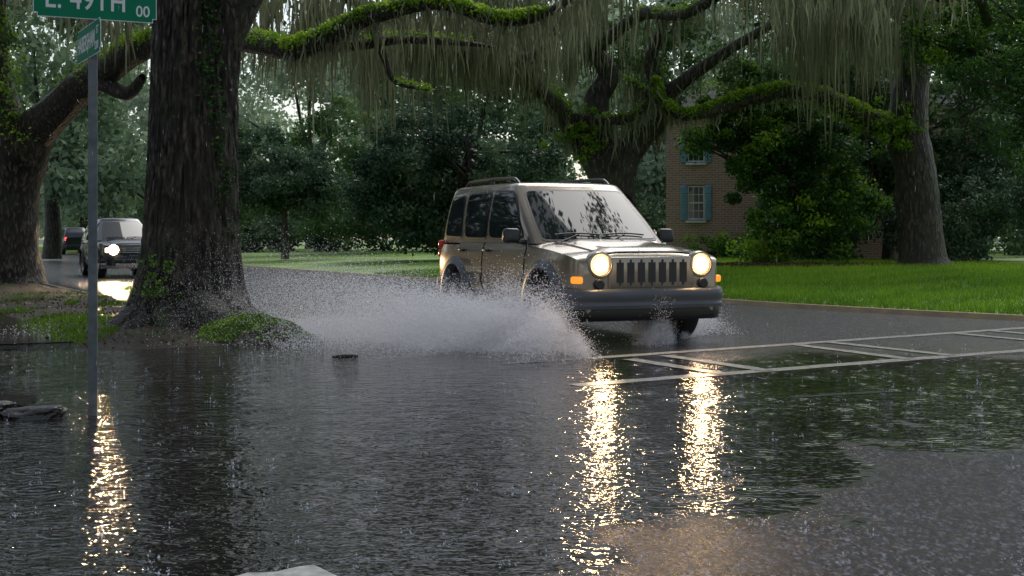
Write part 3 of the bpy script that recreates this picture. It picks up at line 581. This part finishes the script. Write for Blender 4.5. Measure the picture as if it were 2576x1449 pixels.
    def ws(s,v,off):
        z,wd,xf,xr=lev(v);return (xf+.10*(1-s*s)+off*.75,s*wd*.93,z+off*.65)
    panel('windscreen_seal',((-.955,.04),(.955,.04),(.93,.95),(-.93,.95)),M_black,ws,.006,rd=.04);
    panel('windscreen',((-.93,.075),(.93,.075),(.90,.91),(-.90,.91)),M_glass,ws,.011,rd=.05,nu=20)
    panel('hood_gap',((1.0,-.60),(2.04,-.56),(2.04,.56),(1.0,.60)),M_black,lambda x,y,o:(x+(.012 if x>1.9 else 0),y*1.012,topz(x,y)+o),.004,rd=.06,nu=24,nv=30)
    hood=panel('hood',((1.02,-.585),(2.03,-.55),(2.03,.55),(1.02,.585)),paint,lambda x,y,o:(x,y,topz(x,y)+o),.010,rd=.06,nu=24,nv=34)
    if style=='round': text('Jeep',.085,M_chrome,hood,Matrix.Translation((2.04,-.085,.975))@Matrix.Rotation(math.pi/2,4,'Z')@Matrix.Rotation(math.radians(55),4,'X'),'emblem')
    for sg in(1,-1):
        wins=[((-.33,1.135),(.70,1.135),(.20,1.665),(-.36,1.675)),((-1.13,1.14),(-.43,1.135),(-.45,1.675),(-1.20,1.665)),((-1.84,1.16),(-1.27,1.145),(-1.33,1.655),(-1.76,1.63))]
        if rnd: wins[2]=((-1.80,1.19),(-1.27,1.145),(-1.33,1.64),(-1.42,1.60))
        doors=[((-.38,.47),(.82,.47),(.86,1.065),(-.38,1.065)),((-.98,.47),(-.42,.47),(-.42,1.065),(-1.24,1.065))]
        dobs=[]
        for q in doors:
            cxm=sum(a for a,b in q)/4;czm=sum(b for a,b in q)/4;big=[(a+(.013 if a>cxm else -.013),b+(.012 if b>czm else -.012)) for a,b in q]
            panel('door_gap',big,M_black,bodyside(sg),.0025,rd=.04);d=panel('door',q,paint,bodyside(sg),.006,rd=.04);dobs.append(d)
            hx=-.27 if q is doors[0] else -1.08
            box('handle',(hx+.02,sg*(ys(hx,.985)+.03),.985),(.17,.035,.035),M_black,d,.012)
            panel('molding',((q[0][0]+.02,.60),(q[1][0]-.02,.60),(q[1][0]-.02,.70),(q[0][0]+.02,.70)),clad if style=='round' else M_black,bodyside(sg),.016,d,rd=.1)
        for k,q in enumerate(wins):
            cxm=sum(a for a,b in q)/4;czm=sum(b for a,b in q)/4;big=[(a+(.022 if a>cxm else -.022),b+(.02 if b>czm else -.02)) for a,b in q]
            panel('window_seal',big,M_black,cabside(sg),.004,rd=.12);panel('side_window',q,M_glass,cabside(sg),.008,dobs[k] if k<2 else e,rd=.12)
        panel('sill',((-.92,.345),(.92,.345),(.92,.50),(-.92,.50)),clad,bodyside(sg),.02,rd=.1)
        for ax in AX:
            Vv=[];ar=np.linspace(math.radians(-12),math.radians(192),34)
            for i,a in enumerate(ar):
                ox=math.cos(a);oz=math.sin(a)
                for rr_,yy in((.405,.80),(.405,.895),(.42,.915),(.475,.905),(.515,.875),(.525,.80)):
                    x=ax+rr_*ox*(1.0);z=.40+rr_*oz*.98;tp=tap(max(-2.06,min(2.14,x)));Vv.append((x,sg*yy*max(tp,.93),max(z,.27)))
            mk('wheel_flare',Vv,gridF(len(ar),6),clad,e,True,keep=False,sharp=50)
            wheel=empty('wheel',(0,0,0));par(wheel,e,False);wheel.location=(ax,sg*.745,.355)
            pr=[(.22,-.10),(.27,-.115),(.325,-.115),(.348,-.095),(.356,-.05),(.356,.05),(.348,.095),(.325,.115),(.27,.115),(.22,.10)]
            Vt,Ft=lathe(pr,48,(0,0,0),'y');mk('tyre',Vt,Ft,M_tyre,wheel,True,keep=False)
            A=Acc();A.add(*lathe([(.225,-.1),(.235,.0),(.235,.10),(.215,.105),(.205,.06),(.19,.03)],40,(0,0,0),'y'));A.add(*lathe([(.07,.07),(.06,.085),(.001,.088)],20,(0,0,0),'y'))
            for k in range(5):
                a=k*2*math.pi/5;s_=np.array([(-.05,.05,.04),(.05,.05,.04),(.035,.07,.215),(-.035,.07,.215)]);ca,sa=math.cos(a),math.sin(a)
                A.add([(p[0]*ca-p[2]*sa,p[1],p[0]*sa+p[2]*ca) for p in s_],[(0,1,2,3)])
            A.V=[v*np.array([1,sg,1]) for v in A.V];A.obj('rim',M_rim,wheel,True,False,40)
        mr=box('mirror',(.70,sg*.955,1.16),(.13,.20,.165),M_black,e,.04,taper=.9,seg=3);box('mirror_arm',(.72,sg*.84,1.09),(.09,.12,.05),M_black,mr,.015)
        for zq in(.93,1.05):box('tail_lamp',(-2.03+(.04 if rnd else 0),sg*(.70 if rnd else .775),zq),(.10,.10,.105),M_redlit if tail else M_red,e,.025)
        if detail and not rnd:
            A=Acc();A.add(*tube([(.02,sg*.57,1.765),(-.08,sg*.57,1.82),(-.2,sg*.57,1.84),(-.8,sg*.575,1.852),(-1.45,sg*.57,1.845),(-1.6,sg*.57,1.825),(-1.72,sg*.57,1.76)],[.022,.022,.02,.02,.02,.022,.022],10,0));A.add(*tube([(-.8,sg*.575,1.77),(-.8,sg*.575,1.85)],[.03,.022],8,0,sm=False))
            A.obj('roof_rail',M_black,e,True,False)
        if style=='round':
            c=(2.10,sg*.58,.855)
            hl=mk('headlight',*lathe([(.142,-.06),(.145,.03),(.135,.055),(.118,.058),(.112,.035)],36,c,'x'),paint,e,True,keep=False,sharp=50)
            mk('lens',*lathe([(.113,.036),(.10,.046),(.06,.058),(.001,.062)],36,c,'x'),M_lens if lit else M_glass,hl,True,keep=False)
            if lit:
                mk('bulb',*lathe([(.066,.060),(.045,.069),(.001,.072)],20,c,'x'),M_bulb,hl,True,keep=False);lamp(hl,(c[0]+.10,c[1],c[2]),30,-.25)
            box('turn_signal',(2.075,sg*.80,.70),(.13,.10,.075),M_amber,e,.02,rot=Matrix.Rotation(sg*-.35,3,'Z'))
            mk('fog_lamp',*lathe([(.052,0),(.052,.02),(.04,.022),(.001,.018)],20,(2.155,sg*.60,.655),'x'),M_black,e,True,keep=False)
        else:
            hl=box('headlight',(2.04,sg*.58,.80),(.16,.34,.14),M_lens2 if lit else M_glass,e,.03,rot=Matrix.Rotation(sg*-.30,3,'Z'))
            if lit:
                mk('bulb',*lathe([(.14,.0),(.10,.03),(.001,.04)],20,(2.15,sg*.54,.81),'x'),M_bulb2,hl,True,keep=False);lamp(hl,(2.24,sg*.54,.81),1300,-.20,size=36,pitch=.03)
    def bar(nm_,pts,prof,mat,xo=0):
        A=[];
        for (x,y,s) in pts:
            for (px,pz) in prof:A.append((x+px,y*(1+px*.0),pz))
        n=len(prof);i=np.arange(len(pts)-1)[:,None]*n;j=np.arange(n)[None];j2=(j+1)%n
        F=np.stack([i+j,i+j2,i+n+j2,i+n+j],-1).reshape(-1,4);return mk(nm_,A,F,mat,e,True,keep=False,sharp=45)
    sv=np.sign(np.linspace(-1,1,61))*np.abs(np.linspace(-1,1,61))**.6
    pts=[(2.16-.30*abs(s)**(5 if rnd else 12)-(.12 if rnd else .03)*s*s,s*(.87 if rnd else .955),0) for s in sv]
    if style=='round':
        bar('bumper',pts,[(-.12,.60),(0,.61),(.05,.60),(.07,.575),(.07,.50),(.055,.485),(.055,.45),(.07,.435),(.06,.40),(-.12,.39)],clad)
        bar('valance',pts,[(-.14,.40),(.0,.40),(.01,.33),(-.03,.27),(-.14,.27)],M_black)
        gr=box('grille',(2.125,0,.775),(.06,1.0,.33),paint,e,.02)
        for k in range(7):
            y=(k-3)*.122
            bm=bmesh.new();bmesh.ops.create_cube(bm,size=1)
            for v in bm.verts:v.co=Vector((v.co.x*.016,v.co.y*.080,v.co.z*.27))
            bmesh.ops.bevel(bm,geom=[ed for ed in bm.edges if abs((ed.verts[0].co-ed.verts[1].co).x)>.01],offset=.03,segments=4,affect='EDGES')
            bmesh.ops.translate(bm,verts=bm.verts,vec=(2.153,y,.775));bm_obj('grille_slot',bm,M_black,gr,False)
    else:
        bar('bumper',pts,[(-.12,.66),(0,.66),(.04,.62),(.05,.5),(.03,.42),(-.12,.42)],paint)
        bar('valance',pts,[(-.14,.43),(.03,.43),(.03,.35),(.0,.28),(-.14,.28)],M_chrome)
        gr=box('grille',(2.13,0,.80),(.05,.80,.20),M_black,e,.02)
        for k in range(3):box('grille_bar',(2.165,0,.74+.06*k),(.015,.78,.018),M_chrome,gr,.004)
    box('bumper',(-2.07,0,.52),(.14,1.66 if not rnd else 1.4,.24),clad,e,.05)
    box('chassis',(0,0,.33),(3.6,1.2,.10),M_black,e,.02)
    if detail:
        for s0,s1 in((-.75,-.05),(0.0,.72)):
            P=[ws(s0+(s1-s0)*q,.10+.10*q*(1-q)+.02,.03) for q in np.linspace(0,1,8)];A=Acc();A.add(*tube(P,[.009]*8,6,0,sm=False));P2=[ws(s0+.05,.0,.03),ws(s0+.35,.11,.045)];A.add(*tube(P2,[.014,.008],6,0,sm=False));A.obj('wiper',M_black,e,True,False)
    return e
M_champ=simple('champagne_paint',(.30,.252,.19),(.275,.23,.175),.22,.6,coat=.8,scale=2)
M_clad=simple('grey_cladding',(.095,.10,.11),(.075,.08,.088),.38,scale=5)
M_dkpaint=simple('dark_paint',(.03,.034,.038),(.025,.03,.034),.25,.4,coat=.6)
CX,CY=.655,16.3
suv('car','champagne four-wheel-drive car with lit round headlights ploughing through flood water',(CX,CY,0),math.radians(-66.2),M_champ,M_clad,'round',scale=(1.02,1.09,1.05))
suv('car','dark grey crossover with glowing headlights on the wet street',(-11.75,38.8,0),math.radians(-63),M_dkpaint,M_black,'plain',True,group='distant cars on the wet street')
suv('car','dark car with red tail lamps lit driving away',(-28.5,84,0),math.radians(118),M_dkpaint,M_black,'plain',False,True,False,group='distant cars on the wet street')
# ------------------------------------------------------------ splash
h=np.array([.4035,-.915,0]);p=np.array([.915,.4035,0])
def spray(n,Wp,out,Vc,tmax,sp,el,fw,pw=1.5,jit=.06,jets=70,jm=.6):
    tau=rng.random(n)**pw*tmax;s=rng.uniform(*sp,n);e=np.radians(rng.uniform(*el,n));fwd=rng.uniform(*fw,n)
    J=rng.integers(jets,size=n);Js=rng.uniform(*sp,jets);Je=np.radians(rng.uniform(*el,jets));Jf=rng.uniform(*fw,jets)
    m=rng.random(n)<jm;k=.13
    s=np.where(m,Js[J]*(1-k)+s*k,s);e=np.where(m,Je[J]*(1-k)+e*k,e);fwd=np.where(m,Jf[J]*(1-k)+fwd*k,fwd)
    P=Wp-h*(Vc*tau)[:,None]+h*(fwd*tau)[:,None]+out*(s*np.cos(e)*tau)[:,None]
    P[:,2]+=(s*np.sin(e)*tau-4.9*tau**2);P+=rng.normal(size=P.shape)*(jit*(.3+tau*2.0)*np.where(m,.6,1.2))[:,None]
    k=P[:,2]>.0;return P[k],tau[k]
C0=np.array([CX,CY,.05]);Wn=C0+h*1.65-p*.86;Wf=C0+h*1.6+p*.76;Wr=C0-h*1.2-p*.88
V=[];F=[];n0=0
def addt(P,s):
    global n0
    v,f=tris(P,s);V.append(v);F.append(f+n0);n0+=len(v)
def addp(P,s,st=1.):
    global n0
    v,f=octs(P,s,st);V.append(v);F.append(f+n0);n0+=len(v)
P,tau=spray(260000,Wn,-p,6.0,.44,(2.,8.5),(4,34),(3.,8.5),1.0);addt(P,rng.uniform(.003,.0085,len(P)))
P,tau=spray(150000,Wn+h*.1,-p*.75+h*.35,3.5,.36,(1.,6.2),(8,46),(2,8),.9,jets=60,jm=.45);addt(P,rng.uniform(.003,.008,len(P)))
P,tau=spray(80000,Wn-h*.6,-p*.6,4.,.36,(.5,5),(10,50),(1,7),.9,.1);addt(P,rng.uniform(.003,.008,len(P)))
P,tau=spray(250000,Wn,-p,8.5,.60,(2,8.4),(5,33),(0,6),.7,.15,jm=.3);addt(P,rng.uniform(.0025,.006,len(P)))
P,tau=spray(130000,Wr,-p,7.,.56,(1,7.5),(8,36),(0,5),.7,.16,jm=.3);addt(P,rng.uniform(.0025,.006,len(P)))
P,tau=spray(90000,Wf-p*.2,-p*.55+h*.6,3.,.30,(1.,5),(4,44),(1,4),1.,.05,jets=30);addt(P,rng.uniform(.003,.008,len(P)))
P,tau=spray(60000,Wf,p*.8+h*.2,6.,.38,(1,4.5),(5,44),(1,4),1.,.06,jets=30);addt(P,rng.uniform(.003,.008,len(P)))
P,tau=spray(2000,Wn,-p,6.5,.55,(3,8.),(16,36),(2,8),.7,.2,jm=0);addt(P,rng.uniform(.005,.008,len(P)))
N=170000;a=rng.random(N);P=Wn-h*(a*5.4-.4)[:,None]-p*(np.abs(rng.normal(size=N))*(.4+1.7*a)+.05)[:,None]+h*.3;P[:,2]=np.abs(rng.normal(size=N))*.05;addt(P,rng.uniform(.004,.009,N))
o=mk('water_splash',np.vstack(V),np.vstack(F),M_drop);meta(o,'white sheet of spray thrown up beside the car wheels','splash','stuff')
V=[];F=[];n0=0
for k in range(330):
    y=4.6+9.5*rng.random();x=rng.uniform(-.42,.42)*y;bg_=k<80;q=1.3 if bg_ else .9
    if y<4.4+1.3*x and y<7.3 and rng.random()<.7: continue
    r0=rng.uniform(.012,.032)*q;m_=12;a=rng.random(m_)*6.28;P=np.stack([x+np.cos(a)*r0,y+np.sin(a)*r0,rng.uniform(.004,.022,m_)*q],-1);addp(P,rng.uniform(.0016,.0036,m_)*q)
    if rng.random()<.5:
        addp(np.array([[x,y,.012],[x,y,rng.uniform(.03,.07)]]),np.array([.005,.005])*q,1.8)
o=mk('rain_splash',np.vstack(V),np.vstack(F),simple('rain_water',(.46,.48,.52),(.58,.60,.64),.05,spec=1));meta(o,'tiny raindrop crowns hopping on the water','raindrops','stuff')
V=[];F=[];n0=0;N=1800
y=rng.uniform(5,30,N);P=np.stack([rng.uniform(-.42,.42,N)*y,y,rng.uniform(.1,6,N)],-1);addp(P,rng.uniform(.0005,.0009,N),26.)
o=mk('rain',np.vstack(V),np.vstack(F),M_drop);meta(o,'fine falling rain drops','rain','stuff')
# ------------------------------------------------------------ street sign
M_green=simple('sign_green',(.006,.20,.10),(.005,.18,.09),.6,spec=.15);M_white=simple('sign_white',(.75,.78,.76),(.7,.72,.7),.6,spec=.2);M_pole=simple('galvanised_post',(.15,.17,.18),(.08,.095,.10),.5,.2,scale=12)
sg=empty('street_sign',(-2.84,8.8,0),0,'green street name blades on galvanised post standing in flood water','sign')
def U(w_,d_,h0,h1):
    pr=[(-w_,-d_),(w_,-d_),(w_,-d_*.2),(w_*.55,d_),(-w_*.55,d_),(-w_,-d_*.2)];V=[(-2.84+a,8.8+b,z) for z in(h0,h1) for a,b in pr]
    return V,[(i,(i+1)%6,6+(i+1)%6,6+i) for i in range(6)]+[(0,1,2,3,4,5),(6,7,8,9,10,11)]
mk('post',*U(.030,.018,-.05,3.0),M_pole,sg)
def blade(cen,d,L,H,z0,texts):
    ax=Vector((d[0],d[1],0)).normalized();nrm=ax.cross(Vector((0,0,1)));M=Matrix((( ax.x,0,nrm.x,cen[0]),(ax.y,0,nrm.y,cen[1]),(0,1,0,z0),(0,0,0,1)))
    def plate(nm_,a,b,zo,mat,th,pr):
        bm=bmesh.new();bmesh.ops.create_cube(bm,size=1)
        for v in bm.verts:v.co=Vector((v.co.x*a,v.co.y*b,v.co.z*th))
        bmesh.ops.bevel(bm,geom=[e_ for e_ in bm.edges if abs((e_.verts[0].co-e_.verts[1].co).z)>th*.5],offset=.025,segments=4,affect='EDGES')
        bmesh.ops.translate(bm,verts=bm.verts,vec=(0,H/2,zo));bmesh.ops.transform(bm,matrix=M,verts=bm.verts);return bm_obj(nm_,bm,mat,pr,keep=True)
    b=plate('name_plate',L,H,.03,M_white,.004,sg);plate('plate_face',L-.012,H-.012,.033,M_green,.003,b)
    for tx,x,y,s,sx,spc in texts: text(tx,s,M_white,b,M@Matrix.Translation((x,y,.0358)),'lettering',.0008,sx,spc,keep=True)
blade((-2.82,8.78),(.914,.407),.80,.23,2.675,[("E. 49TH",-.33,.065,.19,.80,1.05),("00",.26,.04,.105,.9,1.)])
blade((-2.84,8.8),(.485,-.875),.78,.225,2.42,[("HABERSHAM",-.36,.06,.155,.66,1.),("ST",.27,.13,.075,.9,1.),("3200",.22,.03,.075,.8,1.)])
# ------------------------------------------------------------ small debris
def lump(name,label,cat,c,s,mat,seed,f=6):
    bm=bmesh.new();bmesh.ops.create_icosphere(bm,subdivisions=5,radius=1)
    P=np.array([v.co[:] for v in bm.verts]);d=1+.25*sn(P,2.2,seed)+.16*sn(P,f,seed+1)+.05*sn(P,f*3,seed+2);P=np.sign(P)*np.abs(P)**.8*d[:,None]*np.array(s)
    for v,q in zip(bm.verts,P):v.co=Vector(q)+Vector(c)
    return meta(bm_obj(name,bm,mat,None,True,keep=True),label,cat)
M_rock=simple('dark_wet_stone',(.02,.018,.017),(.045,.04,.036),.25,scale=5,bump=.8,bscale=20)
lump('broken_kerb','black broken kerb stone sticking out of the water','kerb stone',(-3.2,8.65,.02),(.20,.10,.065),M_rock,1)
lump('broken_kerb','black broken kerb stone sticking out of the water','kerb stone',(-3.6,8.75,.02),(.20,.12,.075),M_rock,3)
A=Acc();A.add(*tube([(-1.80,13.,.0),(-1.7,12.98,.012),(-1.55,13.03,.005)],[.012,.02,.012],10,.35,14.));meta(A.obj('stick',M_bark,None,True),'short dark stick floating in the street water','stick')
meta(mk('pavement_corner',[(-4.6,9.05,.02),(-3.42,9.2,.02),(-3.55,9.75,.02),(-4.8,10.0,.02)],[(0,1,2,3)],M_conc),kind='structure')
# ------------------------------------------------------------ brick house
def brickmat():
    m,t,b=nm('red_brick');tc=t.nodes.new('ShaderNodeTexCoord');s=nd(t,'ShaderNodeSeparateXYZ',{0:tc.outputs['Object']})
    v=nd(t,'ShaderNodeCombineXYZ',{0:mth(t,'ADD',s.outputs[0],s.outputs[1]),1:s.outputs[2]}).outputs[0]
    br=nd(t,'ShaderNodeTexBrick',{'Vector':v,'Color1':(.44,.20,.145,1),'Color2':(.26,.13,.10,1),'Mortar':(.46,.40,.36,1),'Scale':1.,'Mortar Size':.014,'Brick Width':.24,'Row Height':.085,'Bias':-.1})
    n=noi(t,v,3,5);mx=nd(t,'ShaderNodeMix',{0:mth(t,'MULTIPLY',n,.40),6:br.outputs[0],7:(.46,.31,.26,1)},data_type='RGBA')
    t.links.new(mx.outputs[2],b.inputs['Base Color']);b.inputs['Roughness'].default_value=.7
    bn=nd(t,'ShaderNodeBump',{'Height':br.outputs[1],'Strength':.5,'Distance':-.01});t.links.new(bn.outputs[0],b.inputs['Normal']);return m
hs_=empty('brick_house',(5.7,48,0),0,'two-storey brick house with pale blue shutters behind trees','house')
wl=box('wall',(11.1,53,3.0),(10.8,10,5.4),brickmat(),hs_,0,keep=True)
WN=[(6.80,2.42),(6.80,4.55),(9.6,2.42),(9.6,4.55),(12.6,2.42),(12.6,4.55)]
bm=bmesh.new()
for x,z in WN: bmesh.ops.create_cube(bm,size=1,matrix=Matrix.Translation((x,48,z))@Matrix.Diagonal((.64,.3,1.3,1)))
ct=bm_obj('cutter',bm,M_black,None);mo=wl.modifiers.new('b','BOOLEAN');mo.operation='DIFFERENCE';mo.object=ct;mo.solver='EXACT';bake(wl);bpy.data.objects.remove(ct)
M_wp=simple('white_trim',(.72,.74,.74),(.62,.64,.64),.5);M_bl=simple('blue_shutter',(.20,.38,.52),(.16,.32,.45),.5);M_pane=simple('window_pane',(.03,.04,.045),(.05,.06,.06),.05,spec=1)
for x,z in WN:
    wn=box('window',(x,48.11,z),(.62,.02,1.28),M_pane,hs_,0,keep=True)
    for dx in(-.29,-.1,.1,.29):box('frame',(x+dx,48.07,z),(.05 if abs(dx)>.2 else .022,.05,1.26),M_wp,wn,.004,keep=True)
    for dz in(-.60,-.3,0.,.3,.60):box('frame',(x,48.062,z+dz),(.60,.05,.055 if abs(dz)>.5 or dz==0 else .022),M_wp,wn,.004,keep=True)
    box('sill',(x,47.95,z-.70),(.74,.14,.08),M_wp,wn,.01,keep=True)
    for sgn in(-1,1):
        sh=box('shutter',(x+sgn*.45,47.97,z),(.22,.045,1.3),M_bl,wn,.006,keep=True)
        for q in range(12):box('slat',(x+sgn*.45,47.945,z-.55+q*.1),(.16,.02,.05),M_bl,sh,0,rot=Matrix.Rotation(.5,3,'X'),keep=True)
box('cornice',(11.1,53,5.79),(11.3,10.5,.18),M_wp,hs_,.02,keep=True)
mk('roof',[(5.3,47.6,5.89),(16.9,47.6,5.89),(16.9,58.4,5.89),(5.3,58.4,5.89),(8.6,53,8.0),(13.6,53,8.0)],[(0,1,5,4),(1,2,5),(2,3,4,5),(3,0,4),(3,2,1,0)],simple('slate_roof',(.03,.03,.035),(.05,.05,.05),.8,bump=.5,spec=.1),hs_)
A=Acc();A.add(*tube([(12.0,47.9,.4),(12.0,47.9,5.6)],[.05,.05],10,0,sm=False));A.obj('downpipe',M_wp,hs_,True)
hs_.rotation_euler=(0,0,math.radians(-11))
